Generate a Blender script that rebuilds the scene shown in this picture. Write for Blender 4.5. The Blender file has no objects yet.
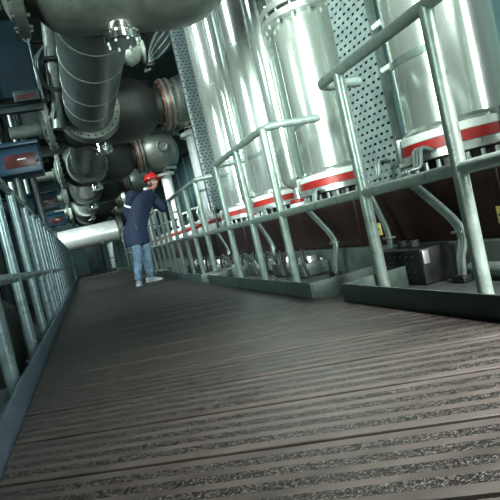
import bpy, bmesh, math, random
from mathutils import Vector, Matrix
random.seed(7)
SC = bpy.context.scene
COL = SC.collection
PI = math.pi

# ------------------------------------------------------------------ materials
def nodes_of(m):
    m.use_nodes = True
    nt = m.node_tree
    return nt, nt.nodes, nt.links, nt.nodes['Principled BSDF']

def mat(name, col, metal=0.0, rough=0.5, var=0.25, scale=6.0, bump=0.0, bscale=60.0, rvar=0.15, stretch=(1, 1, 1), spec=0.5, coat=0.0):
    m = bpy.data.materials.new(name)
    nt, N, L, b = nodes_of(m)
    tc = N.new('ShaderNodeTexCoord'); mp = N.new('ShaderNodeMapping')
    mp.inputs['Scale'].default_value = stretch
    L.new(tc.outputs['Object'], mp.inputs['Vector'])
    nz = N.new('ShaderNodeTexNoise'); nz.inputs['Scale'].default_value = scale
    nz.inputs['Detail'].default_value = 5.0; nz.inputs['Roughness'].default_value = 0.6
    L.new(mp.outputs['Vector'], nz.inputs['Vector'])
    cr = N.new('ShaderNodeValToRGB')
    cr.color_ramp.elements[0].position = 0.3; cr.color_ramp.elements[1].position = 0.72
    cr.color_ramp.elements[0].color = tuple(c * (1 - var) for c in col) + (1,)
    cr.color_ramp.elements[1].color = tuple(min(1, c * (1 + var)) for c in col) + (1,)
    L.new(nz.outputs['Fac'], cr.inputs['Fac']); L.new(cr.outputs['Color'], b.inputs['Base Color'])
    mr = N.new('ShaderNodeMapRange')
    mr.inputs['To Min'].default_value = max(0.03, rough - rvar); mr.inputs['To Max'].default_value = min(1, rough + rvar)
    L.new(nz.outputs['Fac'], mr.inputs['Value']); L.new(mr.outputs['Result'], b.inputs['Roughness'])
    b.inputs['Metallic'].default_value = metal
    b.inputs['Specular IOR Level'].default_value = spec
    b.inputs['Coat Weight'].default_value = coat
    if bump:
        n2 = N.new('ShaderNodeTexNoise'); n2.inputs['Scale'].default_value = bscale; n2.inputs['Detail'].default_value = 3
        L.new(mp.outputs['Vector'], n2.inputs['Vector'])
        bp = N.new('ShaderNodeBump'); bp.inputs['Strength'].default_value = bump; bp.inputs['Distance'].default_value = 0.01
        L.new(n2.outputs['Fac'], bp.inputs['Height']); L.new(bp.outputs['Normal'], b.inputs['Normal'])
    return m

def math_node(N, L, op, a, b=None, c=None):
    n = N.new('ShaderNodeMath'); n.operation = op
    for i, v in enumerate((a, b, c)):
        if v is None: continue
        if isinstance(v, (int, float)): n.inputs[i].default_value = v
        else: L.new(v, n.inputs[i])
    return n.outputs[0]

M = {}
M['steel'] = mat('polished_steel', (0.80, 0.87, 0.82), 0.80, 0.20, 0.10, 3.0, 0.05, 8.0, 0.08, (1.5, 1.5, 0.25))
M['aluminium'] = mat('aluminium_cladding', (0.80, 0.84, 0.82), 0.85, 0.30, 0.08, 4.0, 0.03, 20.0, 0.08)
M['white'] = mat('white_enamel', (0.74, 0.78, 0.76), 0.0, 0.30, 0.08, 5.0)
M['flange'] = mat('machined_flange', (0.62, 0.66, 0.64), 0.8, 0.33, 0.15, 9.0)
M['red'] = mat('red_band_paint', (0.33, 0.014, 0.011), 0.0, 0.4, 0.2, 12.0)
M['helmet'] = mat('red_helmet_plastic', (0.62, 0.02, 0.02), 0.0, 0.25, 0.05, 5.0)
M['rail'] = mat('painted_green_grey_rail', (0.195, 0.25, 0.23), 0.3, 0.32, 0.22, 14.0, 0.15, 90.0)
M['rail_blue'] = mat('painted_blue_grey_rail', (0.15, 0.215, 0.235), 0.4, 0.30, 0.22, 14.0, 0.15, 90.0)
M['toe'] = mat('toe_plate_paint', (0.060, 0.083, 0.076), 0.3, 0.45, 0.3, 9.0, 0.2, 50.0)
M['toe_blue'] = mat('toe_plate_blue_paint', (0.07, 0.105, 0.14), 0.5, 0.34, 0.3, 9.0, 0.2, 50.0)
M['cast'] = mat('dark_cast_iron', (0.058, 0.066, 0.059), 0.5, 0.42, 0.25, 9.0, 0.5, 150.0)
M['manifold'] = mat('grey_green_pipe_paint', (0.12, 0.145, 0.135), 0.6, 0.34, 0.2, 7.0, 0.12, 90.0)
M['castflange'] = mat('grey_cast_flange', (0.21, 0.24, 0.215), 0.5, 0.40, 0.25, 16.0, 0.3, 90.0)
M['palecast'] = mat('pale_cast_flange', (0.36, 0.41, 0.36), 0.4, 0.40, 0.25, 16.0, 0.3, 90.0)
M['chrome'] = mat('bright_chrome', (0.88, 0.90, 0.88), 1.0, 0.12, 0.05, 6.0, rvar=0.05)
M['copper'] = mat('copper_gasket', (0.27, 0.12, 0.085), 0.6, 0.40, 0.25, 18.0)
M['maroon'] = mat('maroon_casing_paint', (0.015, 0.0045, 0.0035), 0.0, 0.42, 0.25, 3.0, 0.05, 30.0)
M['bed'] = mat('green_grey_bedplate', (0.075, 0.095, 0.088), 0.3, 0.5, 0.3, 6.0, 0.3, 40.0)
M['black'] = mat('black_plastic', (0.006, 0.0065, 0.0075), 0.0, 0.42, 0.2, 9.0)
M['rubber'] = mat('black_rubber_hose', (0.018, 0.019, 0.021), 0.0, 0.5, 0.2, 20.0)
M['conduit'] = mat('grey_conduit', (0.15, 0.19, 0.18), 0.4, 0.36, 0.2, 20.0)
M['blue'] = mat('blue_enamel', (0.008, 0.042, 0.078), 0.1, 0.38, 0.2, 8.0)
M['darkblue'] = mat('dark_blue_duct_paint', (0.008, 0.024, 0.034), 0.2, 0.5, 0.3, 3.0)
M['darkred'] = mat('dark_red_panel', (0.06, 0.008, 0.008), 0.0, 0.4, 0.2, 9.0)
M['yellow'] = mat('yellow_tag', (0.62, 0.50, 0.16), 0.0, 0.5, 0.15, 20.0)
M['ink'] = mat('dark_ink', (0.05, 0.05, 0.04), 0.0, 0.7, 0.1, 9.0)
M['wall'] = mat('teal_wall_paint', (0.035, 0.062, 0.062), 0.0, 0.75, 0.4, 1.2, 0.2, 8.0)
M['wallr'] = mat('pale_teal_wall_panel', (0.20, 0.36, 0.38), 0.0, 0.6, 0.25, 0.8)
M['ceil'] = mat('dark_ceiling_paint', (0.018, 0.028, 0.03), 0.0, 0.8, 0.4, 1.5)
M['beam'] = mat('dark_steel_beam', (0.045, 0.062, 0.062), 0.4, 0.5, 0.3, 5.0)
M['concrete'] = mat('grey_concrete', (0.10, 0.115, 0.115), 0.0, 0.7, 0.35, 4.0, 0.3, 40.0)
M['navy'] = mat('navy_jacket_cloth', (0.006, 0.014, 0.042), 0.0, 0.8, 0.35, 12.0, 0.5, 30.0)
M['denim'] = mat('blue_denim', (0.085, 0.15, 0.22), 0.0, 0.85, 0.6, 14.0, 0.5, 40.0)
M['skin'] = mat('skin', (0.42, 0.20, 0.14), 0.0, 0.5, 0.1, 12.0)
M['shoe'] = mat('grey_shoe_leather', (0.20, 0.24, 0.27), 0.0, 0.5, 0.4, 18.0)
M['cloth_white'] = mat('white_cloth', (0.75, 0.78, 0.8), 0.0, 0.8, 0.05, 12.0)
M['hair'] = mat('brown_hair', (0.03, 0.018, 0.012), 0.0, 0.6, 0.2, 30.0)

def perforated():
    m = bpy.data.materials.new('perforated_galvanised_sheet')
    nt, N, L, b = nodes_of(m)
    b.inputs['Metallic'].default_value = 0.25; b.inputs['Roughness'].default_value = 0.42
    tc = N.new('ShaderNodeTexCoord'); sx = N.new('ShaderNodeSeparateXYZ'); L.new(tc.outputs['Object'], sx.inputs[0])
    nz = N.new('ShaderNodeTexNoise'); nz.inputs['Scale'].default_value = 9; nz.inputs['Detail'].default_value = 5
    L.new(tc.outputs['Object'], nz.inputs['Vector'])
    cr = N.new('ShaderNodeValToRGB'); cr.color_ramp.elements[0].position = .3; cr.color_ramp.elements[1].position = .7
    cr.color_ramp.elements[0].color = (0.20, 0.255, 0.265, 1); cr.color_ramp.elements[1].color = (0.34, 0.41, 0.415, 1)
    L.new(nz.outputs['Fac'], cr.inputs['Fac']); L.new(cr.outputs['Color'], b.inputs['Base Color'])
    pz, py = 0.052, 0.072
    rowf = math_node(N, L, 'DIVIDE', sx.outputs['Z'], pz)
    row = math_node(N, L, 'FLOOR', rowf)
    off = math_node(N, L, 'MULTIPLY', math_node(N, L, 'MODULO', row, 2.0), 0.5)
    fy = math_node(N, L, 'FRACT', math_node(N, L, 'ADD', math_node(N, L, 'DIVIDE', sx.outputs['Y'], py), math_node(N, L, 'ADD', off, 50.0)))
    fz = math_node(N, L, 'FRACT', rowf)
    a = math_node(N, L, 'LESS_THAN', math_node(N, L, 'ABSOLUTE', math_node(N, L, 'SUBTRACT', fy, 0.5)), 0.25)
    c = math_node(N, L, 'LESS_THAN', math_node(N, L, 'ABSOLUTE', math_node(N, L, 'SUBTRACT', fz, 0.5)), 0.16)
    hole = math_node(N, L, 'MULTIPLY', a, c)
    tr = N.new('ShaderNodeBsdfTransparent'); mx = N.new('ShaderNodeMixShader')
    L.new(hole, mx.inputs[0]); L.new(b.outputs[0], mx.inputs[1]); L.new(tr.outputs[0], mx.inputs[2])
    L.new(mx.outputs[0], N['Material Output'].inputs['Surface'])
    return m
M['perf'] = perforated()

PITCH_Y = 0.335           # plank pitch along the walkway
SKEW = math.radians(-29)  # direction of the planks
def deck_mat():
    m = bpy.data.materials.new('gritted_deck_planks')
    nt, N, L, b = nodes_of(m)
    tc = N.new('ShaderNodeTexCoord'); sx = N.new('ShaderNodeSeparateXYZ'); L.new(tc.outputs['Object'], sx.inputs[0])
    s = math_node(N, L, 'SUBTRACT', sx.outputs['Y'], math_node(N, L, 'MULTIPLY', sx.outputs['X'], math.tan(SKEW)))
    pf = math_node(N, L, 'DIVIDE', math_node(N, L, 'ADD', s, 50 * PITCH_Y), PITCH_Y)
    v = math_node(N, L, 'FRACT', pf)
    pid = math_node(N, L, 'FLOOR', pf)
    # four grit strips on each plank
    q = math_node(N, L, 'MULTIPLY', math_node(N, L, 'SUBTRACT', v, 0.09), 4 / 0.82)
    strip = math_node(N, L, 'LESS_THAN', math_node(N, L, 'ABSOLUTE', math_node(N, L, 'SUBTRACT', math_node(N, L, 'FRACT', q), 0.5)), 0.29)
    inn = math_node(N, L, 'MULTIPLY', math_node(N, L, 'GREATER_THAN', v, 0.09), math_node(N, L, 'LESS_THAN', v, 0.91))
    strip = math_node(N, L, 'MULTIPLY', strip, inn)
    mp = N.new('ShaderNodeMapping'); mp.inputs['Rotation'].default_value = (0, 0, -SKEW); mp.inputs['Scale'].default_value = (0.75, 1.15, 1)
    L.new(tc.outputs['Object'], mp.inputs['Vector'])
    nz = N.new('ShaderNodeTexNoise'); nz.inputs['Scale'].default_value = 165; nz.inputs['Detail'].default_value = 1.0; nz.inputs['Distortion'].default_value = 1.6
    L.new(mp.outputs['Vector'], nz.inputs['Vector'])
    g = N.new('ShaderNodeMapRange'); g.inputs['From Min'].default_value = 0.535; g.inputs['From Max'].default_value = 0.60
    L.new(nz.outputs['Fac'], g.inputs['Value'])
    grit = math_node(N, L, 'MULTIPLY', g.outputs[0], strip)
    wear = N.new('ShaderNodeTexNoise'); wear.inputs['Scale'].default_value = 2.2; wear.inputs['Detail'].default_value = 6
    mp2 = N.new('ShaderNodeMapping'); mp2.inputs['Rotation'].default_value = (0, 0, -SKEW); mp2.inputs['Scale'].default_value = (0.5, 6, 1)
    L.new(tc.outputs['Object'], mp2.inputs['Vector']); L.new(mp2.outputs['Vector'], wear.inputs['Vector'])
    wn = N.new('ShaderNodeTexWhiteNoise'); wn.noise_dimensions = '1D'; L.new(pid, wn.inputs['W'])
    base = N.new('ShaderNodeValToRGB'); base.color_ramp.elements[0].position = .3; base.color_ramp.elements[1].position = .75
    base.color_ramp.elements[0].color = (0.026, 0.0228, 0.0204, 1); base.color_ramp.elements[1].color = (0.056, 0.0495, 0.044, 1)
    wv = math_node(N, L, 'ADD', math_node(N, L, 'MULTIPLY', wn.outputs['Value'], 0.2), math_node(N, L, 'SUBTRACT', wear.outputs['Fac'], 0.1))
    L.new(wv, base.inputs['Fac'])
    m1 = N.new('ShaderNodeMixRGB'); m1.inputs[2].default_value = (0.004, 0.0038, 0.0036, 1)
    L.new(strip, m1.inputs[0]); L.new(base.outputs[0], m1.inputs[1])
    m2 = N.new('ShaderNodeMixRGB'); m2.inputs[2].default_value = (0.085, 0.078, 0.071, 1)
    L.new(grit, m2.inputs[0]); L.new(m1.outputs[0], m2.inputs[1]); L.new(m2.outputs[0], b.inputs['Base Color'])
    ro = N.new('ShaderNodeMapRange'); ro.inputs['To Min'].default_value = 0.33; ro.inputs['To Max'].default_value = 0.58
    L.new(wear.outputs['Fac'], ro.inputs['Value']); L.new(ro.outputs[0], b.inputs['Roughness'])
    b.inputs['Specular IOR Level'].default_value = 0.3
    bp = N.new('ShaderNodeBump'); bp.inputs['Strength'].default_value = 0.8; bp.inputs['Distance'].default_value = 0.004
    L.new(math_node(N, L, 'ADD', grit, math_node(N, L, 'MULTIPLY', strip, -0.4)), bp.inputs['Height']); L.new(bp.outputs[0], b.inputs['Normal'])
    return m
M['deck'] = deck_mat()

def checker():
    m = mat('checker_plate', (0.06, 0.075, 0.068), 0.5, 0.42, 0.25, 9.0)
    nt, N, L, b = nodes_of(m)
    tc = N.new('ShaderNodeTexCoord'); w = N.new('ShaderNodeTexVoronoi'); w.inputs['Scale'].default_value = 38
    L.new(tc.outputs['Object'], w.inputs['Vector'])
    bp = N.new('ShaderNodeBump'); bp.inputs['Strength'].default_value = 0.6; bp.inputs['Distance'].default_value = 0.01
    L.new(w.outputs['Distance'], bp.inputs['Height']); L.new(bp.outputs[0], b.inputs['Normal'])
    return m
M['checker'] = checker()

# ------------------------------------------------------------------ geometry helpers (all in world coordinates)
def B(): return bmesh.new()

def frame(d):
    d = Vector(d).normalized()
    u = d.orthogonal().normalized()
    return d, u, d.cross(u)

def lathe(bm, o, d, prof, seg=32, closed=False, a0=0.0):
    """profile of (distance along d, radius) turned about the axis"""
    o = Vector(o); d, u, w = frame(d)
    rings = []
    for h, r in prof:
        if r < 1e-6:
            rings.append([bm.verts.new(o + d * h)])
        else:
            rings.append([bm.verts.new(o + d * h + (u * math.cos(a0 + 2 * PI * i / seg) + w * math.sin(a0 + 2 * PI * i / seg)) * r) for i in range(seg)])
    pairs = list(zip(rings, rings[1:]))
    if closed: pairs.append((rings[-1], rings[0]))
    for a, c in pairs:
        for i in range(seg):
            j = (i + 1) % seg
            if len(a) == 1 and len(c) == 1: continue
            if len(a) == 1: bm.faces.new((a[0], c[j], c[i]))
            elif len(c) == 1: bm.faces.new((a[i], a[j], c[0]))
            else: bm.faces.new((a[i], a[j], c[j], c[i]))
    return bm

def rod(bm, p, q, r, seg=20, r2=None, bev=0.0):
    p, q = Vector(p), Vector(q); l = (q - p).length
    r2 = r if r2 is None else r2
    if bev: prof = [(0, 0), (0, r - bev), (bev, r), (l - bev, r2), (l, r2 - bev), (l, 0)]
    else: prof = [(0, 0), (0, r), (l, r2), (l, 0)]
    return lathe(bm, p, q - p, prof, seg)

def ring(bm, o, d, r0, r1, h, seg=36, bev=0.004):
    return lathe(bm, o, d, [(0, r0), (0, r1 - bev), (bev, r1), (h - bev, r1), (h, r1 - bev), (h, r0)], seg, closed=True)

def arc(bm, c, r0, r1, z0, z1, a0, a1, seg=24):
    c = Vector(c); P = []
    for i in range(seg + 1):
        a = a0 + (a1 - a0) * i / seg
        e = Vector((math.cos(a), math.sin(a), 0))
        P.append([bm.verts.new(c + e * r + Vector((0, 0, z))) for r, z in ((r0, z0), (r1, z0), (r1, z1), (r0, z1))])
    for a, b in zip(P, P[1:]):
        for k in range(4):
            bm.faces.new((a[k], b[k], b[(k + 1) % 4], a[(k + 1) % 4]))
    bm.faces.new(P[0]); bm.faces.new(P[-1][::-1])
    return bm

def box(bm, lo, hi, bev=0.0, rotz=0.0):
    lo, hi = Vector(lo), Vector(hi)
    c = (lo + hi) / 2; s = hi - lo
    mtx = Matrix.Translation(c) @ Matrix.Rotation(rotz, 4, 'Z') @ Matrix.Diagonal((s.x, s.y, s.z, 1))
    r = bmesh.ops.create_cube(bm, size=1, matrix=mtx)
    if bev:
        es = list({e for v in r['verts'] for e in v.link_edges})
        bmesh.ops.bevel(bm, geom=es, offset=bev, segments=2, profile=0.5, affect='EDGES')
    return bm

def spline(pts, n=6):
    P = [Vector(p) for p in pts]
    if len(P) < 3: return P
    out = []
    E = [P[0] * 2 - P[1]] + P + [P[-1] * 2 - P[-2]]
    for i in range(1, len(E) - 2):
        a, b, c, d = E[i - 1:i + 3]
        for k in range(n):
            t = k / n
            out.append(0.5 * ((2 * b) + (c - a) * t + (2 * a - 5 * b + 4 * c - d) * t * t + (3 * b - a - 3 * c + d) * t ** 3))
    out.append(P[-1])
    return out

def bend(pts, r=0.1, n=6):
    """polyline with rounded corners"""
    P = [Vector(p) for p in pts]; out = [P[0]]
    for a, b, c in zip(P, P[1:], P[2:]):
        u = (a - b).normalized(); v = (c - b).normalized()
        k = min(r, (a - b).length * .49, (c - b).length * .49)
        p, q = b + u * k, b + v * k
        for i in range(n + 1):
            t = i / n
            out.append((1 - t) ** 2 * p + 2 * t * (1 - t) * b + t * t * q)
    out.append(P[-1])
    return out

def tube(bm, pts, r, seg=14):
    P = [Vector(p) for p in pts]
    t = (P[1] - P[0]).normalized(); _, u, w = frame(t)
    rings = []
    for i, p in enumerate(P):
        n = (P[min(i + 1, len(P) - 1)] - P[max(i - 1, 0)]).normalized()
        q = t.rotation_difference(n); u = q @ u; w = q @ w; t = n
        rr = r(i / (len(P) - 1)) if callable(r) else r
        rings.append([bm.verts.new(p + (u * math.cos(2 * PI * k / seg) + w * math.sin(2 * PI * k / seg)) * rr) for k in range(seg)])
    for a, b in zip(rings, rings[1:]):
        for k in range(seg):
            j = (k + 1) % seg
            bm.faces.new((a[k], a[j], b[j], b[k]))
    bm.faces.new(rings[0][::-1]); bm.faces.new(rings[-1])
    return bm

def root_loc(o):
    v = Vector((0, 0, 0))
    while o is not None:
        v += o.location; o = o.parent
    return v

def obj(name, bm, m, parent=None, label=None, smooth=True, loc=None):
    bmesh.ops.recalc_face_normals(bm, faces=bm.faces[:])
    for f in bm.faces: f.smooth = smooth
    for e in bm.edges:
        if len(e.link_faces) == 2 and e.calc_face_angle(0) > 0.6: e.smooth = False
    me = bpy.data.meshes.new(name)
    o = bpy.data.objects.new(name, me); COL.objects.link(o)
    if parent is not None:
        bmesh.ops.translate(bm, verts=bm.verts, vec=-root_loc(parent)); o.parent = parent
    elif loc is not None:
        bmesh.ops.translate(bm, verts=bm.verts, vec=-Vector(loc)); o.location = loc
    bm.to_mesh(me); bm.free()
    me.materials.append(M[m] if isinstance(m, str) else m)
    if label: o['label'] = label
    return o

def tag(o, label, cat, group=None):
    o['label'] = label; o['category'] = cat
    if group: o['group'] = group
    return o

def thing(name, label, cat, loc, group=None):
    o = bpy.data.objects.new(name, None); COL.objects.link(o)
    o.location = loc; o.empty_display_size = 0.1
    return tag(o, label, cat, group)

def struct(name, bm, m):
    o = obj(name, bm, m); o['kind'] = 'structure'; return o

def copy_tree(o, parent=None):
    c = o.copy(); COL.objects.link(c); c.parent = parent
    for ch in list(o.children): copy_tree(ch, c)
    return c

# ------------------------------------------------------------------ the setting
bm = B()
YA, YB = 0.2, 27.5
y = -6 * PITCH_Y
i = 0
while y < YB + 2:
    g = 0.009
    X0, X1 = -0.345, 1.30
    t = math.tan(SKEW)
    lo, hi = y + g, y + PITCH_Y - g
    c = [(X0, lo + t * X0), (X1, lo + t * X1), (X1, hi + t * X1), (X0, hi + t * X0)]
    top = [bm.verts.new((a, b, 0)) for a, b in c]; bot = [bm.verts.new((a, b, -0.045)) for a, b in c]
    bm.faces.new(top); bm.faces.new(bot[::-1])
    for k in range(4): bm.faces.new((top[k], bot[k], bot[(k + 1) % 4], top[(k + 1) % 4]))
    y += PITCH_Y
es = [e for e in bm.edges if abs(e.verts[0].co.z) < 1e-6 and abs(e.verts[1].co.z) < 1e-6]
bmesh.ops.bevel(bm, geom=es, offset=0.002, segments=1, profile=0.5, affect='EDGES')
struct('floor', bm, 'deck')

struct('floor_lower', box(B(), (-6.2, -3, -0.95), (6.2, 32.2, -0.85)), 'concrete')
struct('floor_right', box(B(), (1.302, -1.5, -0.06), (1.995, 27.5, -0.02)), 'checker')
struct('floor_joists', box(B(), (-0.33, -1.5, -0.2), (1.29, 28.5, -0.05)), 'beam')
struct('ceiling', box(B(), (-6.2, -3, 6.2), (6.2, 32.2, 6.3)), 'ceil')
struct('wall_left', box(B(), (-6.2, -3, -0.9), (-6.05, 32.2, 6.25)), 'wall')
bm = box(B(), (-6.2, 32.05, -0.9), (6.2, 32.2, 6.25))
for k in range(-5, 6): box(bm, (k * 1.05 - 0.03, 32.0, -0.8), (k * 1.05 + 0.03, 32.06, 6.2))
struct('wall_far', bm, 'wall')
bm = box(B(), (6.05, -3, -0.9), (6.2, 32.2, 6.25))
for k in range(14): box(bm, (6.0, -2 + k * 2.4, -0.8), (6.06, -1.9 + k * 2.4, 6.2))
struct('wall_right', bm, 'wallr')
d = struct('door_1', box(B(), (0.25, 31.93, 0.0), (1.15, 32.0, 2.05), 0.01), 'beam')
obj('door_handle', rod(B(), (1.03, 31.90, 1.0), (1.03, 31.90, 1.14), 0.015, 10), 'chrome', d)

# ceiling girders
for k, (gy, gz) in enumerate([(6.6, 4.6), (11.2, 4.7), (15.8, 4.7), (20.4, 4.7), (25.0, 4.7)]):
    bm = B()
    box(bm, (-6.0, gy - 0.12, gz), (6.0, gy + 0.12, gz + 0.03)); box(bm, (-6.0, gy - 0.12, gz + 0.37), (6.0, gy + 0.12, gz + 0.4))
    box(bm, (-6.0, gy - 0.012, gz + 0.02), (6.0, gy + 0.012, gz + 0.38))
    o = struct('trim_%d' % (k + 1), bm, 'beam')

# ------------------------------------------------------------------ railings
def railing(xr, y0, y1, posts, label, side, mats, toe_x, ret0=0.0, ret1=0.0, toe=(None, None), mid=None, zr=1.25, zm=0.56, rr=0.03, toe_ret=0.0):
    s = 1 if side == 'right' else -1
    t = thing('railing', label, 'railing', (xr, (y0 + y1) / 2, 0), 'railings along the %s edge of the walkway' % side)
    m, mt = mats
    pts = []
    if ret0: pts.append((xr + s * ret0, y0, zr))
    pts += [(xr, y0, zr), (xr, y1, zr)]
    if ret1: pts.append((xr + s * ret1, y1, zr))
    obj('top_rail', tube(B(), bend(pts, 0.13), rr, 18), m, t)
    obj('mid_rail', tube(B(), [(xr, (mid or (y0, y1))[0], zm), (xr, (mid or (y0, y1))[1], zm)], rr * .95, 16), m, t)
    for py in posts:
        bm = rod(B(), (xr, py, -0.025), (xr, py, zr - 0.005), rr * 1.08, 18)
        p = obj('post', bm, m, t)
        bm = box(B(), (xr - .055, py - .055, -0.02), (xr + .055, py + .055, -0.008), 0.002)
        for a in (-1, 1):
            for c in (-1, 1): rod(bm, (xr + a * .04, py + c * .04, -0.01), (xr + a * .04, py + c * .04, 0.004), 0.008, 6)
        obj('base_plate', bm, mt, p)
    a, c = toe
    if a is not None:
        if toe_ret:
            bm = box(B(), (toe_x - .006, a, -0.05), (toe_x + .006, c, 0.095), 0.002)
            box(bm, (toe_x + .0065, a, -0.03), (toe_x + toe_ret, a + .012, 0.095), 0.002)
            box(bm, (toe_x + .0065, c - .012, -0.03), (toe_x + toe_ret, c, 0.095), 0.002)
        else:
            bm = box(B(), (toe_x - .012, a, -0.12), (toe_x + .012, c, 0.10), 0.003)
        obj('toe_plate', bm, mt, t)
    return t

RM = ('rail', 'toe'); LM = ('rail_blue', 'toe_blue')
railing(1.55, -0.4, 2.86, [0.15, 0.97, 1.80, 2.58], 'nearest right-hand railing section, its top rail rising out of the photo', 'right', RM, 1.31, 0, 0.30, (-0.5, 2.62), toe_ret=0.42)
railing(1.55, 3.80, 5.50, [3.86, 4.62, 5.42], 'green-grey railing section with two bent-back ends in front of the flanged steel column', 'right', RM, 1.27, 0.48, 0.36, (2.95, 5.75), mid=(2.87, 6.39), toe_ret=0.45)
railing(1.55, 6.40, 9.9, [6.52, 7.25, 7.95, 8.65, 9.35, 9.85], 'railing section directly beside the man in the red helmet', 'right', RM, 1.27, 0.2, 0.2, (6.1, 10.1), mid=(6.4, 10.49), toe_ret=0.4)
railing(1.55, 10.5, 14.6, [10.55, 11.3, 12.1, 12.9, 13.7, 14.5], 'right-hand railing section just behind the man in the red helmet', 'right', RM, 1.27, 0.2, 0.2, (10.3, 14.8), toe_ret=0.4)
railing(1.50, 15.0, 19.4, [15.05, 15.8, 16.6, 17.4, 18.2, 19.0], 'right-hand railing section before the white cross pipe, left of the man', 'right', RM, 1.27, 0.2, 0.2, (15.0, 19.6), toe_ret=0.4)
railing(1.30, 22.6, 27.0, [22.65, 23.4, 24.2, 25.0, 25.8, 26.6], 'farthest right-hand railing section, seen below the white cross pipe', 'right', RM, 1.20, 0.2, 0.1, (22.5, 27.2), toe_ret=0.3)
def lrail(y0, y1, posts, label, ty):
    return railing(-0.44, y0, y1, posts, label, 'left', LM, -0.362, 0, 0.1, ty, None, 1.25, 0.54, 0.031)
lrail(0.2, 7.2, [0.75, 1.72, 2.72, 3.76, 4.72, 5.72, 6.55, 7.1], 'nearest blue-grey railing section at the left edge, with widely spaced posts', (-0.5, 7.3))
lrail(7.5, 13.9, [7.6, 8.4, 9.2, 10.0, 10.8, 11.6, 12.4, 13.2, 13.8], 'second blue-grey railing section from the camera on the left side', (7.31, 14.05))
lrail(14.2, 20.4, [14.3, 15.1, 15.9, 16.7, 17.5, 18.3, 19.1, 19.9, 20.3], 'third blue-grey railing section on the left, meeting the white cross pipe in view', (14.06, 20.45))
lrail(21.6, 26.6, [21.7, 22.4, 23.2, 24.0, 24.8, 25.6, 26.5], 'farthest blue-grey railing section on the left, with the end bent down', (20.46, 27.0))

# ------------------------------------------------------------------ engine: casing, bedplate, columns
bm = box(B(), (2.06, -1.5, 0.17), (3.1, 17.5, 0.60), 0.015)
cas = obj('engine_casing', bm, 'maroon', loc=(2.6, 8, 0.17))
tag(cas, 'long dark maroon engine casing under the row of steel columns', 'engine')
for k in range(11):
    yy = 0.68 + 1.47 * k
    obj('casing_seam', box(B(), (2.052, yy - .02, 0.18), (2.066, yy + .02, 0.59), 0.003), 'maroon', cas)
bed = obj('bedplate', box(B(), (2.0, -1.5, -0.84), (3.2, 17.6, 0.168), 0.01), 'bed', loc=(2.6, 8, -0.84))
tag(bed, 'grey-green bedplate carrying the maroon engine casing', 'machine base')

def column(cy, height, label, collar=None, cx=2.45):
    t = thing('steel_column', label, 'column', (cx, cy, 0.6), 'polished steel columns on the engine')
    c = Vector((cx, cy, 0)); up = (0, 0, 1); r = 0.33
    z0 = 0.84
    prof = [(0, 0.0), (0, r + .012), (0.025, r + .014), (0.04, r), (0.3, r)]
    z = 0.04
    sh = obj('shell', lathe(B(), (cx, cy, z0), up, [(0, 0), (0, r + .02), (.02, r + .022), (.045, r), (height - z0 - .01, r), (height - z0, r - .01), (height - z0, 0)], 64), 'steel', t)
    for zz in [2.6]:
        obj('weld_seam', ring(B(), (cx, cy, zz), up, r - .004, r + .0025, .007, 64, .001), 'flange', sh)
    obj('lower_flange', ring(B(), (cx, cy, 0.67), up, .2, .405, .055, 56), 'flange', t)
    obj('upper_flange', ring(B(), (cx, cy, 0.79), up, .2, .395, .05, 56), 'white', t)
    a_mid = math.radians(205)
    obj('core', rod(B(), (cx, cy, .60), (cx, cy, .80), .34, 48), 'black', t)
    for k, (a0, a1) in enumerate([(118, 158), (166, 262), (270, 400)]):
        obj('red_band', arc(B(), c, .33, .397, .727, .788, math.radians(a0), math.radians(a1), 30), 'red', t)
    for a in (162, 266):
        e = math.radians(a); p = c + Vector((math.cos(e), math.sin(e), 0)) * .400
        cl = obj('clamp', box(B(), p + Vector((-.025, -.025, .70)), p + Vector((.025, .025, .85)), .006, e), 'conduit', t)
        obj('clamp_screw', rod(B(), p + Vector((0, 0, .85)), p + Vector((0, 0, .875)), .012, 8), 'black', cl)
    for k in range(14):
        a = math.radians(115 + k * 13)
        p = c + Vector((math.cos(a), math.sin(a), 0)) * .375
        obj('bolt', rod(B(), p + Vector((0, 0, .60)), p + Vector((0, 0, .66)), .014, 8), 'flange', t)
    # short grey arc drawn for the railing's reflection on the shell
    obj('rail_reflection', arc(B(), c, r - .002, r + .006, 1.30, 1.345, math.radians(150), math.radians(222), 24), 'conduit', t)
    if collar:
        f = obj('collar_flange', ring(B(), (cx, cy, collar), up, .2, .415, .06, 56), 'flange', t)
        obj('collar_gasket', ring(B(), (cx, cy, collar + .0605), up, .2, .385, .03, 56), 'black', t)
        obj('collar_flange', ring(B(), (cx, cy, collar + .091), up, .2, .415, .06, 56), 'flange', t)
        for k in range(16):
            a = 2 * PI * k / 16; p = Vector((cx + .385 * math.cos(a), cy + .385 * math.sin(a), collar - .03))
            obj('bolt', rod(B(), p, p + Vector((0, 0, .21)), .013, 8), 'flange', f)
    return t
column(2.78, 4.2, 'tall polished steel column nearest the camera, behind the first railing at upper right')
column(4.36, 4.0, 'polished steel column with a bolted collar near its top, left of the broad perforated tray', 2.24, 2.42)
column(5.88, 4.6, 'third polished steel column from the right, between the collared column and the farthest one')
column(7.36, 4.8, 'farthest polished steel column, next to the narrow perforated tray')
column(1.20, 4.2, 'polished steel column mostly outside the right edge of the photo')

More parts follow.
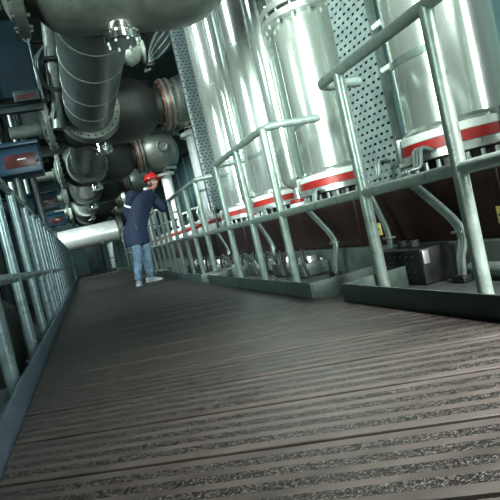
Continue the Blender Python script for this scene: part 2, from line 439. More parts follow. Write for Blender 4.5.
for k, (yy, lab) in enumerate([(5.12, 'slim white round-ended vessel just left of the collared steel column'), (6.62, 'slim white round-ended vessel between the two far steel columns')]):
    t = thing('slim_vessel', lab, 'tank', (2.30, yy, 0.6), 'slim white vessels between the columns')
    r = .15
    prof = [(0, 0), (.008, .06), (.03, .11), (.07, .14), (.11, r), (3.9, r), (3.96, .14), (4.0, .09), (4.02, 0)]
    obj('vessel_body', lathe(B(), (2.30, yy, .80), (0, 0, 1), prof, 40), 'steel', t)
    obj('foot', rod(B(), (2.30, yy, .60), (2.30, yy, .805), .05, 20), 'flange', t)
    obj('foot_flange', ring(B(), (2.30, yy, .601), (0, 0, 1), .03, .12, .05, 30), 'white', t)
    obj('red_band', ring(B(), (2.30, yy, .652), (0, 0, 1), .03, .11, .04, 30), 'red', t)

# small valve heads further down the casing
vh = None
heads = [8.6, 9.55, 10.5, 11.4, 12.6, 14.1, 15.0, 16.2]
hl = ['nearest the narrow perforated tray', 'second from the narrow perforated tray', 'third from the narrow perforated tray', 'fourth from the narrow perforated tray',
      'fifth from the narrow perforated tray', 'sixth from the narrow perforated tray', 'seventh from the narrow perforated tray', 'last and farthest of its row']
for k, yy in enumerate(heads):
    if vh is None:
        vh = thing('relief_valve', 'x', 'valve', (2.3, yy, .6))
        obj('valve_block', box(B(), (2.16, yy - .16, .60), (2.5, yy + .16, .72), .02), 'white', vh)
        obj('red_band', box(B(), (2.15, yy - .165, .725), (2.5, yy + .165, .775), .008), 'red', vh)
        obj('valve_cap', box(B(), (2.17, yy - .15, .778), (2.5, yy + .15, .86), .02), 'white', vh)
        obj('spindle', lathe(B(), (2.3, yy, .86), (0, 0, 1), [(0, 0), (0, .07), (.06, .07), (.07, .03), (.2, .03), (.21, .06), (.25, .06), (.25, 0)], 20), 'black', vh)
        obj('elbow', tube(B(), spline([(2.25, yy + .1, .86), (2.22, yy + .11, 1.0), (2.3, yy + .12, 1.12), (2.5, yy + .12, 1.15)]), .03, 12), 'aluminium', vh)
        o = vh
    else:
        o = copy_tree(vh); o.location.y = yy
    tag(o, 'white valve head with a red band on the casing, ' + hl[k], 'valve', 'white valve heads along the casing')

# conduits from the flanges down to the side floor
def conduit(x0, y0, z0, x1, y1, label, n=3):
    t = thing('conduit_bundle', label, 'cable', (x1, y1, -0.02), 'grey conduit drops on the engine side')
    for k in range(n):
        o = (k - (n - 1) / 2) * .03
        pts = [(x0 + .04, y0 + o, z0 - .02), (x0 - .04, y0 + o, z0), (x0 - .07, y0 + o, z0 - .1), (x0 - .08 + .3 * (x1 - x0), y0 + o + .03, (z0 + .45) / 2), (x1 + .06, y1 + o * .8 + .02, .28), (x1 + .02, y1 + o * .6, .1), (x1, y1 + o * .5, -.02)]
        obj('conduit', tube(B(), spline(pts), .0125, 10), 'conduit', t)
    obj('cable_tie', box(B(), (x1 + .035, y1 - .025, .235), (x1 + .085, y1 + .06, .25), .004), 'conduit', t)
    obj('gland_box', box(B(), (x1 - .03, y1 - .05, -.019), (x1 + .03, y1 + .05, .02), .006), 'black', t)
    return t
conduit(2.03, 2.62, .74, 1.84, 2.29, 'grey conduit bundle crossing behind the second railing post from the right')
conduit(2.06, 3.10, .76, 1.84, 2.96, 'grey conduit bundle dropping below the broad perforated tray', 2)
conduit(2.06, 4.15, .70, 1.84, 3.75, 'grey conduit bundle dropping from the flange of the collared column')
conduit(2.06, 5.5, .68, 1.84, 5.17, 'grey conduit bundle below the third steel column', 3)
conduit(2.06, 7.35, .68, 1.84, 6.95, 'grey conduit bundle below the farthest steel column', 3)
conduit(2.03, 1.3, .80, 1.80, 1.05, 'grey conduit bundle near the right edge of the photo')

# black perforated box on the side floor
t = thing('terminal_box', 'black perforated box with a white label, on the side floor behind the first railing', 'box', (1.84, 2.66, -.02))
bx = obj('box_body', box(B(), (1.74, 2.46, -.019), (1.95, 2.90, .185), .012), 'black', t)
for k in range(24):
    a, c = k % 6, k // 6
    obj('vent_stud', rod(B(), (1.742, 2.54 + a * .06, .02 + c * .04), (1.734, 2.54 + a * .06, .02 + c * .04), .009, 8), 'rubber', bx)
obj('label_plate', box(B(), (1.745, 2.445, .10), (1.785, 2.459, .175), .003), 'flange', t, 'white label plate')
obj('gland', rod(B(), (1.83, 2.62, .19), (1.83, 2.62, .225), .03, 14), 'rubber', t)
obj('gland', rod(B(), (1.83, 2.74, .19), (1.83, 2.74, .225), .03, 14), 'rubber', t)

# yellow tags on the casing
for k, (yy, zz, lab) in enumerate([(3.345, .29, 'yellow tag on the maroon casing, left of the black perforated box'), (2.13, .29, 'yellow tag on the maroon casing at the right edge of the photo')]):
    o = obj('warning_tag', box(B(), (2.047, yy - .05, zz - .045), (2.0595, yy + .05, zz + .045), .003), 'yellow', loc=(2.05, yy, zz))
    tag(o, lab, 'sign', 'yellow tags on the casing')
    obj('tag_line', box(B(), (2.044, yy - .035, zz - .006), (2.0475, yy + .035, zz + .006)), 'ink', o)

# clutter between railing and engine: white housings, black hoses, pipes
hb = None
wh = [(4.27, 'nearest the black perforated box'), (4.78, 'under the collared steel column'), (5.6, 'under the left end of the second railing section'), (6.6, 'under the gap between the two far steel columns'), (7.5, 'under the farthest steel column'), (8.4, 'below the first valve head'), (9.3, 'below the second valve head')]
for k, (yy, lab) in enumerate(wh):
    if hb is None:
        hb = thing('pump_housing', 'x', 'machine', (1.85, yy, -.02))
        obj('housing', box(B(), (1.74, yy - .14, -.019), (1.99, yy + .14, .10), .02), 'bed', hb)
        obj('cover', rod(B(), (1.86, yy, .10), (1.86, yy, .15), .09, 24, .08), 'flange', hb)
        for a in (-1, 1):
            pts = [(1.80, yy + a * .11, .10), (1.77, yy + a * .12, .2), (1.74, yy + a * .18, .22), (1.72, yy + a * .22, .12), (1.74, yy + a * .24, .0)]
            obj('hose', tube(B(), spline(pts), .014, 10), 'rubber', hb)
        obj('bolt', rod(B(), (1.77, yy + .1, .10), (1.77, yy + .1, .115), .014, 6), 'flange', hb)
        obj('bolt', rod(B(), (1.95, yy - .1, .10), (1.95, yy - .1, .115), .014, 6), 'flange', hb)
        o = hb
    else:
        o = copy_tree(hb); o.location.y = yy
    tag(o, 'low pump housing with black hoses ' + lab, 'pump', 'low white pump housings behind the railing')
o = obj('drain_pipe', tube(B(), [(1.93, -1.2, .03), (1.93, 2.3, .03)], .04, 14), 'conduit', loc=(1.93, .5, .03))
tag(o, 'grey drain pipe on the side floor at the right edge of the photo', 'pipe')

# ------------------------------------------------------------------ perforated cable trays
def tray(x, y0, y1, z0, z1, label, turn=0):
    t = thing('cable_tray', label, 'cable tray', (x, (y0 + y1) / 2, z0), 'upright perforated cable trays')
    obj('tray_web', box(B(), (x, y0 + .004, z0), (x + .003, y1 - .004, z1)), 'perf', t, smooth=False)
    for yy in (y0, y1): obj('side_lip', box(B(), (x - .0, yy - .004, z0), (x + .07, yy + .004, z1), .001), 'conduit', t)
    zz = z0 + .02
    obj('cross_bar', rod(B(), (x + .02, y0, zz + .06), (x + .02, y1, zz + .06), .012, 10), 'conduit', t)
    for zb in (z0 + .75, z0 + 1.05):
        if y1 - y0 < .55: obj('bracket', rod(B(), (x + .03, y0 - .1, zb), (x + .03, y0 + .0, zb), .02, 12), 'white', t)
    obj('foot', box(B(), (x + .01, y0 + .03, .601), (x + .05, y0 + .07, z0 + .1), .003), 'conduit', t)
    obj('foot', box(B(), (x + .01, y1 - .07, .601), (x + .05, y1 - .03, z0 + .1), .003), 'conduit', t)
    obj('dark_backing', box(B(), (x + .066, y0 + .005, z0), (x + .07, y1 - .005, z1)), 'black', t)  # black sheet added so the tray holes come out dark
    # cables inside
    for k in range(4):
        yy = y0 + (k + 1) * (y1 - y0) / 5
        obj('cable', rod(B(), (x + .035, yy, z0 + .1), (x + .035, yy, z1), .014, 8), 'rubber', t)
    t.rotation_euler.z = turn
    return t
tray(2.20, 3.13, 3.60, .62, 4.2, 'broad perforated grey cable tray standing between the two nearest steel columns')
tray(2.25, 8.07, 8.33, .93, 5.2, 'narrow perforated cable tray left of the farthest steel column', PI / 2)

# ------------------------------------------------------------------ overhead manifold: bodies, pipes, legs
def right_end(t, yk, z, legx):
    # bolted coupling with copper gasket
    for xx in (1.88, 1.975):
        obj('coupling_flange', ring(B(), (xx, yk, z), (1, 0, 0), .1, .44, .055, 44, .01), 'castflange', t)
    cg = obj('copper_gasket', ring(B(), (1.936, yk, z), (1, 0, 0), .1, .425, .038, 44, .004), 'copper', t, 'copper-coloured gasket')
    obj('clamp_ring', ring(B(), (1.845, yk, z), (1, 0, 0), .1, .415, .03, 44, .004), 'copper', t)
    for k in range(10):
        a = 2 * PI * k / 10
        p = Vector((1.83, yk + .39 * math.cos(a), z + .39 * math.sin(a)))
        obj('bolt', rod(B(), p, p + Vector((.23, 0, 0)), .016, 8), 'flange', cg)
    # chamber right of the coupling, with the round port
    zc = z + .10
    obj('chamber', lathe(B(), (2.03, yk, zc - .1), (1, 0, 0), [(0, 0), (0, .36), (.08, .42), (.25, .47), (.6, .47), (.8, .40), (.9, .25), (.93, 0)], 44), 'castflange', t)
    lx = legx
    p0 = Vector((lx + .0, yk - .49, zc - .02))
    pf = obj('inspection_port', lathe(B(), p0 + Vector((0, .1, 0)), (0, -1, 0), [(0, 0), (0, .15), (.12, .15), (.13, .14), (.13, .11), (.12, .10), (.12, 0)], 28), 'castflange', t)
    for k in range(12):
        a = 2 * PI * k / 12
        p = p0 + Vector((.125 * math.cos(a), -.02, .125 * math.sin(a)))
        obj('bolt', rod(B(), p, p + Vector((0, -.025, 0)), .012, 6), 'black', pf)
    obj('outlet_neck', rod(B(), (lx, yk, zc - .60), (lx, yk, zc - .4), .24, 32), 'castflange', t)
    of = obj('outlet_flange', ring(B(), (lx, yk, 2.42), (0, 0, 1), .05, .33, .07, 40, .012), 'chrome', t, 'bright outlet flange')

def body(label, yk, legx, right=True):
    t = thing('manifold_valve', label, 'valve', (0.65, yk, 2.78), 'overhead manifold bodies')
    z = 2.92; r = .50
    dr = obj('drum', lathe(B(), (0.05, yk, z), (1, 0, 0), [(0, 0), (0, .30), (.06, .34), (.16, .44), (.28, r), (1.15, r + .03), (1.35, r + .01), (1.5, .46), (1.62, .38), (1.70, .30), (1.86, .29), (1.86, 0)], 48), 'cast', t)
    f = obj('end_flange', ring(B(), (-.06, yk, z - .05), (1, 0, 0), .05, .43, .09, 44, .01), 'palecast' if right else 'cast', t)  # same flange, coloured darker on the nearest body to stand for its shade
    for k in range(16):
        a = 2 * PI * k / 16
        p = Vector((-.085, yk + .375 * math.cos(a), z - .05 + .375 * math.sin(a)))
        obj('bolt', rod(B(), p, p + Vector((.14, 0, 0)), .02, 8), 'flange' if right else 'cast', f)  # nearest body's bolts darkened with the same painted shade
    obj('end_cover', lathe(B(), (-.06, yk, z - .05), (-1, 0, 0), [(0, .3), (.03, .3), (.07, .2), (.09, 0)], 32), 'castflange', t)
    st = obj('stem', rod(B(), (-.62, yk, z - .1), (-.10, yk, z - .1), .10, 24, bev=.015), 'palecast', t)
    obj('stem_collar', ring(B(), (-.2, yk, z - .1), (1, 0, 0), .08, .16, .06, 28), 'castflange', st)
    if right: right_end(t, yk, z, legx)
    # chrome drain under the drum
    obj('drain_neck', rod(B(), (.74, yk, 2.43), (.74, yk, 2.40), .10, 24), 'castflange', t)
    dc = obj('drain_cap', lathe(B(), (.74, yk, 2.28), (0, 0, 1), [(0, 0), (0, .145), (.01, .155), (.06, .155), (.07, .145), (.075, .12), (.085, .12), (.09, .15), (.14, .15), (.15, .14), (.15, 0)], 32), 'chrome', t, 'chrome drain cap')
    for k in range(8):
        a = 2 * PI * k / 8 + .2
        p = Vector((.74 + .13 * math.cos(a), yk + .13 * math.sin(a), 2.265))
        obj('bolt', rod(B(), p, p + Vector((0, 0, .02)), .012, 6), 'flange', dc)
    return t
BL = ['dark cast valve body nearest the camera, cut by the top edge of the photo', 'big dark valve body with the copper coupling, behind the nearest thick pipe',
      'valve body with a round bolted port, directly above the red helmet', 'fourth valve body from the camera, low behind the man-side row', 'fifth valve body from the camera, small above the white cross pipe', 'farthest small valve body above the white cross pipe']
for k in range(6): body(BL[k], 4.5 * (k + 1), 2.5 if k != 1 else 2.3, k > 0)

PL = ['thick dark pipe nearest the camera, below the top edge', 'second thick pipe, between the second and third valve bodies', 'third thick pipe, between the third and fourth valve bodies', 'fourth thick pipe, between the fourth and fifth valve bodies', 'farthest thick pipe, above the white cross pipe']
proto = None
for k in range(5):
    y0 = 4.5 * (k + 1); y1 = y0 + 4.5
    if proto is None:
        proto = thing('manifold_pipe', 'x', 'pipe', (.63, y0 + 2.25, 2.87))
        p = obj('pipe_barrel', lathe(B(), (.63, y0 + .35, 2.87), (0, 1, 0), [(0, 0), (0, .37), (3.72, .37), (3.72, 0)], 56), 'manifold', proto)
        for yy in (6.1, 7.0, 7.75, 5.3): obj('weld_seam', ring(B(), (.63, yy, 2.87), (0, 1, 0), .36, .3745, .014, 56, .002), 'palecast', p)
        f = obj('pipe_flange', lathe(B(), (.63, 8.42, 2.87), (0, 1, 0), [(0, .36), (0, .46), (.012, .47), (.06, .47), (.2, .50), (.2, .36)], 56, closed=True), 'castflange', proto)
        for q in range(24):
            a = 2 * PI * q / 24
            pp = Vector((.63 + .42 * math.cos(a), 8.40, 2.87 + .42 * math.sin(a)))
            obj('bolt', rod(B(), pp, pp + Vector((0, .03, 0)), .015, 8), 'black', f)
        o = proto
    else:
        o = copy_tree(proto); o.location.y = y0 + 2.25
    tag(o, PL[k], 'pipe', 'thick pipes joining the valve bodies')

LL = ['white upright pipe left of the narrow perforated tray, under the copper-coupled body', 'white upright pipe right beside the red helmet', 'white upright pipe behind the man, third from the tray', 'farthest white upright pipe']
for k in range(1, 5):
    yk = 4.5 * (k + 1); lx = 2.5 if k != 1 else 2.3
    t = thing('support_pipe', LL[k - 1], 'pipe', (lx, yk, .6), 'white upright pipes under the valve bodies')
    obj('barrel', rod(B(), (lx, yk, .605 if yk < 17 else -.845), (lx, yk, 2.415), .135, 32), 'white', t)
    obj('foot_flange', ring(B(), (lx, yk, .601), (0, 0, 1), .05, .21, .05, 32), 'flange', t)
    obj('top_collar', ring(B(), (lx, yk, 2.30), (0, 0, 1), .12, .23, .07, 36, .01), 'white', t)
    obj('grey_band', ring(B(), (lx, yk, 1.30), (0, 0, 1), .13, .139, .05, 32, .002), 'conduit', t)

# white cross pipe near the end of the walkway
t = thing('cross_pipe', 'big white pipe crossing the walkway end, left of the man', 'pipe', (.5, 21, -.85))
p = obj('barrel', rod(B(), (-1.15, 21, 1.54), (1.62, 21, 1.57), .41, 48, bev=.1), 'aluminium', t)
for xx in (-.25, .8): obj('clad_seam', ring(B(), (xx, 21, 1.545), (1, .28, .012), .40, .418, .03, 48, .003), 'flange', p)
f = obj('end_flange', ring(B(), (1.62, 21, 1.57), (1, 0, .012), .1, .54, .14, 44, .015), 'cast', t)
for k in range(14):
    a = 2 * PI * k / 14
    pp = Vector((1.58, 21 + .48 * math.cos(a), 1.57 + .48 * math.sin(a)))
    obj('bolt', rod(B(), pp, pp + Vector((.22, 0, 0)), .03, 8), 'chrome', f)
obj('tail_pipe', rod(B(), (1.70, 21, 1.57), (3.0, 21, 1.58), .36, 40), 'cast', t)
obj('saddle_post', rod(B(), (-.95, 21, -.84), (-.95, 21, 1.16), .09, 16), 'beam', t)

# hose bundle between the body and the narrow tray
t = thing('hose_bundle', 'bundle of dark ribbed hoses arching from the narrow tray over the copper coupling', 'cable', (1.9, 8.7, 3.6))
for k in range(7):
    o = k * .055
    pts = [(2.26, 8.2 + o * .5, 4.15 - o * .3), (2.10, 8.3 + o * .3, 4.05 - o), (1.90, 8.35 + o * .3, 3.86 - o * .9), (1.76, 8.4, 3.62 - o * .4), (1.72 - o * .2, 8.5 + o * .2, 3.38)]
    obj('hose', tube(B(), spline(pts), .024, 10), 'rubber' if k % 2 else 'conduit', t)
obj('hose_clamp', box(B(), (1.66, 8.36, 3.40), (1.8, 8.62, 3.46), .01), 'black', t)

# small overhead valve under the nearest body
t = thing('globe_valve', 'small globe valve coloured pale for the glow behind it, below the nearest chrome drain cap', 'valve', (1.3, 7.6, 3.1))
obj('valve_bulb', lathe(B(), (1.10, 7.6, 3.35), (1, 0, 0), [(0, 0), (0, .16), (.04, .16), (.05, .1), (.12, .15), (.2, .19), (.3, .15), (.36, .1), (.37, .16), (.41, .16), (.41, 0)], 28), 'palecast', t)  # pale colour stands in for the glow of the lit gap
obj('bonnet', lathe(B(), (1.30, 7.6, 3.5), (0, 0, 1), [(0, 0), (0, .1), (.1, .09), (.11, .13), (.16, .13), (.16, .04), (.35, .03), (.35, 0)], 24), 'white', t)  # white to add to that painted glow
obj('hand_wheel', ring(B(), (1.30, 7.6, 3.84), (0, 0, 1), .12, .15, .03, 28), 'flange', t)

# ------------------------------------------------------------------ left side: actuators, ducts, rods
AL = ['nearest blue enamel cabinet with a dark red panel, at the left edge', 'second blue cabinet, small beside the left valve flanges', 'farthest blue cabinet in the left row']
proto = None
for k in range(3):
    yk = 7.0 + 4.5 * k
    if proto is None:
        proto = thing('actuator_cabinet', 'x', 'cabinet', (-.65, yk, 1.78))
        c = obj('cabinet_body', box(B(), (-1.25, yk, 1.80), (-.20, yk + .45, 2.14), .02), 'blue', proto)
        obj('cabinet_lid', box(B(), (-1.27, yk - .03, 2.141), (-.18, yk + .47, 2.20), .015), 'blue', proto)
        r_ = obj('red_panel', box(B(), (-.62, yk - .012, 1.88), (-.26, yk - .001, 2.04), .004), 'darkred', proto, 'dark red panel')
        obj('panel_mark', box(B(), (-.47, yk - .015, 1.97), (-.37, yk - .0125, 1.985)), 'white', r_)
        obj('knob', rod(B(), (-.235, yk - .03, 1.93), (-.235, yk, 1.93), .018, 12), 'chrome', proto)
        for xx in (-1.1, -.82, -.56): obj('stand_leg', rod(B(), (xx, yk + .25, -.84), (xx, yk + .25, 1.81), .035, 14), 'conduit', proto)
        o = proto
    else:
        o = copy_tree(proto); o.location.y = yk
    tag(o, AL[k], 'cabinet', 'blue cabinets along the left side')

t = thing('air_duct', 'large dark blue duct panel in the upper left corner', 'duct', (-1.3, 8.6, 3.6))
obj('duct_body', box(B(), (-2.6, 8.3, 3.15), (.03, 8.56, 4.3), .03), 'darkblue', t)
for xx in (-2.2, -1.4, -.6): obj('duct_seam', box(B(), (xx, 8.285, 3.16), (xx + .04, 8.31, 4.29), .004), 'darkblue', t)
obj('hanger', rod(B(), (-.5, 8.43, 4.3), (-.5, 8.43, 6.2), .03, 12), 'beam', t)
obj('hanger', rod(B(), (-2.2, 8.43, 4.3), (-2.2, 8.43, 6.2), .03, 12), 'beam', t)
t = thing('gauge_box', 'small dark box with a red strip, below the upper left duct', 'box', (-.2, 8.15, 3.013))
obj('box_body', box(B(), (-.39, 8.06, 3.013), (-.03, 8.26, 3.17), .015), 'beam', t)
obj('red_strip', box(B(), (-.35, 8.052, 3.05), (-.10, 8.059, 3.10), .002), 'darkred', t, 'red strip')
obj('bracket', box(B(), (-.029, 8.08, 3.013), (.02, 8.28, 3.3), .008), 'conduit', t)
obj('arm', rod(B(), (-.005, 8.14, 3.28), (-.005, 8.14, 3.5), .03, 12), 'conduit', t)

for k, (yy, zz, x0, x1, lab) in enumerate([(8.2, 2.90, -3.0, -.02, 'dark horizontal beam below the upper left duct'), (12.2, 2.9, -3.2, -.2, 'dark horizontal beam above the second blue cabinet'), (10.4, 3.7, -5, 2.0, 'dark horizontal beam high behind the duct')]):
    bm = box(B(), (x0, yy - .05, zz), (x1, yy + .05, zz + .012)); box(bm, (x0, yy - .05, zz + .1), (x1, yy + .05, zz + .112)); box(bm, (x0, yy - .006, zz + .005), (x1, yy + .006, zz + .108))
    tag(obj('steel_beam', bm, 'beam', loc=((x0 + x1) / 2, yy, zz)), lab, 'beam', 'dark beams on the left')
for k, (xx, yy, r, m, lab) in enumerate([(-.75, 10.1, .07, 'manifold', 'upright dark tube at the far left, below the duct'), (-1.25, 10.5, .05, 'conduit', 'thin upright tube behind the nearest blue cabinet'), (-.55, 11.2, .06, 'manifold', 'upright dark tube under the second left stem'),
                                       (-1.7, 12.5, .09, 'beam', 'thick upright post behind the left railing'), (-.9, 14.5, .06, 'conduit', 'thin upright tube between the second and third blue cabinets'), (-1.5, 17.5, .1, 'conduit', 'far upright post behind the left railing'), (-2.3, 10.2, .1, 'beam', 'thick upright post at the left edge')]):
    o = obj('upright_pipe', rod(B(), (xx, yy, -.84), (xx, yy, 6.19), r, 16), m, loc=(xx, yy, -.84))
    tag(o, lab, 'pipe', 'upright tubes on the left')
# pale riser and looped wires beside the nearest pipe
t = thing('riser_pipe', 'pale upright riser with a black clamp and looped wires, left of the nearest thick pipe', 'pipe', (.12, 8.3, 2.6))
obj('riser_barrel', rod(B(), (.12, 8.3, 2.6), (.40, 8.3, 4.9), .09, 24), 'castflange', t)
obj('clamp', ring(B(), (.239, 8.3, 3.58), (.12, 0, 1), .085, .115, .06, 24), 'black', t)
obj('clamp', ring(B(), (.186, 8.3, 3.14), (.12, 0, 1), .085, .115, .06, 24), 'black', t)
obj('clamp_arm', box(B(), (.12, 8.15, 3.60), (.32, 8.21, 3.65), .006), 'black', t)
for k in range(3):
    o = .03 * k
    obj('wire', tube(B(), spline([(.20 - o, 8.2, 3.85 - o), (.05 - o, 8.18, 3.6), (.06 - o, 8.17, 3.3), (.17, 8.18, 3.12 - o), (.08 - o, 8.2, 2.75)]), .009, 8), 'conduit', t)
o = obj('hook_rod', tube(B(), spline([(-.07, 8.285, 4.06), (-.07, 8.285, 3.99), (-.02, 8.285, 3.94), (.03, 8.285, 3.99), (-.0, 8.285, 4.06), (-.01, 8.285, 3.8), (-.01, 8.285, 3.4), (-.005, 8.285, 3.02)]), .014, 8), 'conduit', loc=(0, 8.285, 3.02))
tag(o, 'thin hooked rod hanging in front of the upper left duct', 'hook')

# machines on the lower floor at left
t = thing('floor_pump', 'pale pump with a bright cover on the lower floor, behind the left railing', 'pump', (-1.2, 4.6, -.85))
obj('pump_base', box(B(), (-1.7, 4.1, -.849), (-.8, 5.2, -.6), .02), 'bed', t)
obj('pump_casing', rod(B(), (-1.3, 4.2, -.35), (-1.3, 5.1, -.35), .26, 28, bev=.04), 'castflange', t)
obj('pump_cover', lathe(B(), (-1.1, 4.6, -.13), (0, 0, 1), [(0, 0), (0, .2), (.05, .2), (.07, .15), (.09, 0)], 28), 'chrome', t)
t = thing('floor_tank', 'dark tank low behind the left railing, beyond the pale pump', 'tank', (-1.6, 8.2, -.85))
obj('tank_shell', lathe(B(), (-1.6, 8.2, -.849), (0, 0, 1), [(0, 0), (0, .55), (1.0, .55), (1.15, .4), (1.2, 0)], 36), 'cast', t)
obj('tank_neck', rod(B(), (-1.6, 8.2, .34), (-1.6, 8.2, .5), .12, 20), 'flange', t)

# ------------------------------------------------------------------ the man
def skinned(name, chains, parent, m, sub=2, loc=None, label=None):
    """chains: list of lists of (point, rx, ry); chains share a vertex when their points are equal"""
    me = bpy.data.meshes.new(name + '_cage')
    idx = {}; V = []; E = []; R = []
    for ch in chains:
        prev = None
        for p, rx, ry in ch:
            key = tuple(round(c, 4) for c in p)
            if key not in idx:
                idx[key] = len(V); V.append(Vector(p)); R.append((rx, ry))
            if prev is not None: E.append((prev, idx[key]))
            prev = idx[key]
    off = root_loc(parent) if parent else Vector(loc)
    me.from_pydata([v - off for v in V], E, [])
    tmp = bpy.data.objects.new(name + '_cage', me); COL.objects.link(tmp)
    tmp.modifiers.new('s', 'SKIN').use_smooth_shade = True
    sv = me.skin_vertices[0].data
    for k, r in enumerate(R): sv[k].radius = r
    sv[0].use_root = True
    su = tmp.modifiers.new('u', 'SUBSURF'); su.levels = sub; su.render_levels = sub
    bpy.context.view_layer.update()
    dg = bpy.context.evaluated_depsgraph_get()
    nm = bpy.data.meshes.new_from_object(tmp.evaluated_get(dg)); nm.name = name
    bpy.data.objects.remove(tmp); bpy.data.meshes.remove(me)
    for p in nm.polygons: p.use_smooth = True
    nm.materials.clear(); nm.materials.append(M[m])
    o = bpy.data.objects.new(name, nm); COL.objects.link(o)
    if parent: o.parent = parent
    else: o.location = loc
    if label: o['label'] = label
    return o

V3 = Vector
fw = V3((.62, -.78, 0)).normalized()        # the way he faces
rt = V3((fw.y, -fw.x, 0))                    # his right
hip = V3((.93, 9.0, .93)); waist = V3((1.01, 9.0, 1.10)); chest = V3((1.13, 9.0, 1.33)); neck = V3((1.25, 8.99, 1.475)); head = V3((1.36, 8.95, 1.595))
hipR = hip + rt * .09 - V3((0, 0, .04)); hipL = hip - rt * .09 - V3((0, 0, .04))
footR = V3((.76, 8.84, .085)); footL = V3((.98, 9.02, .085))
kneeR = (hipR + footR) / 2 + fw * .06; kneeL = (hipL + footL) / 2 + fw * .04
shR = chest + rt * .17 + V3((-.02, 0, .12)); shL = chest - rt * .17 + V3((.06, 0, .05))
elR = V3((.875, 9.0, 1.20)); haR = V3((.935, 8.97, .95))
elL = V3((1.46, 9.10, 1.16)); haL = V3((1.515, 9.32, 1.295))
body_chains = [[(hip, .12, .10), (waist, .12, .095), (chest, .14, .10), (chest + (neck - chest) * .7, .09, .08), (neck, .052, .052), (neck + (head - neck) * .55, .05, .05)],
               [(hip, .12, .10), (hipR, .085, .085), (kneeR, .055, .055), (footR, .036, .036)],
               [(hip, .12, .10), (hipL, .085, .085), (kneeL, .055, .055), (footL, .036, .036)],
               [(chest, .14, .10), (shR, .06, .06), (elR, .04, .04), (haR, .025, .022)],
               [(chest, .14, .10), (shL, .06, .06), (elL, .04, .04), (haL, .025, .022)]]
man = skinned('person', body_chains, None, 'skin', 2, loc=(.86, 8.95, 0))
tag(man, 'man in red helmet, navy jacket and blue jeans leaning on the railing', 'person')
# jacket: lofted torso with skirt, sleeves grown from the shoulders
def jacket():
    bm = B(); rings = []
    sh = (shL - shR).normalized()
    secs = [(hip + V3((-.035, 0, -.285)), .205, .165, -rt), (hip + V3((-.03, 0, -.28)), .222, .182, -rt), (hip + V3((-.02, 0, -.12)), .215, .178, -rt), (hip, .205, .17, -rt), (waist, .198, .162, -rt),
            (chest, .222, .165, (-rt + sh).normalized()), (chest + (neck - chest) * .35, .225, .155, sh), (chest + (neck - chest) * .65, .175, .125, sh), (chest + (neck - chest) * .9, .09, .088, sh), (neck + (head - neck) * .12, .068, .068, sh)]
    for n, (c, w, d_, ax) in enumerate(secs):
        f_ = (fw - ax * fw.dot(ax)).normalized(); rr = []
        for k in range(28):
            an = 2 * PI * k / 28
            wob = 1 + .018 * math.sin(3 * an + n * 1.7) + .012 * math.sin(7 * an + n * 2.3)
            rr.append(bm.verts.new(c + ax * (w * wob * math.copysign(abs(math.cos(an)) ** .85, math.cos(an))) + f_ * (d_ * wob * math.copysign(abs(math.sin(an)) ** .85, math.sin(an)))))
        rings.append(rr)
    for p, q in zip(rings, rings[1:]):
        for k in range(28): bm.faces.new((p[k], p[(k + 1) % 28], q[(k + 1) % 28], q[k]))
    bm.faces.new(rings[0][::-1])
    for S, E_, H_, cut in ((shR, elR, haR, .10), (shL, elL, haL, .16)):
        c0 = S + (chest - S) * .35
        P = spline([c0, S, S + (E_ - S) * .5, E_, E_ + (H_ - E_) * .5, H_ + (E_ - H_) * cut], 6)
        tube(bm, P, lambda t: (.092 - .018 * t - .014 * t * t) * (1 + .03 * math.sin(t * 31)), 18)
    return bm
obj('jacket', jacket(), 'navy', man)
skinned('jeans', [[(hip, .15, .12), (hipR, .105, .105), (kneeR, .08, .08), (footR + V3((.005, 0, .06)), .066, .066), (footR - V3((0, 0, .02)), .062, .062)],
                  [(hip, .15, .12), (hipL, .105, .105), (kneeL, .08, .08), (footL + V3((.005, 0, .06)), .066, .066), (footL - V3((0, 0, .02)), .062, .062)]], man, 'denim')
e = (elR - shR); c = shR + e * .62
obj('armband', lathe(B(), c, e, [(-.016, .07), (-.016, .094), (.016, .093), (.016, .07)], 24, closed=True), 'cloth_white', man, 'white armband')
obj('collar', lathe(B(), neck - V3((.005, 0, .0)), head - neck, [(0, .055), (0, .07), (.04, .068), (.045, .06), (.04, .055)], 24, closed=True), 'cloth_white', man)
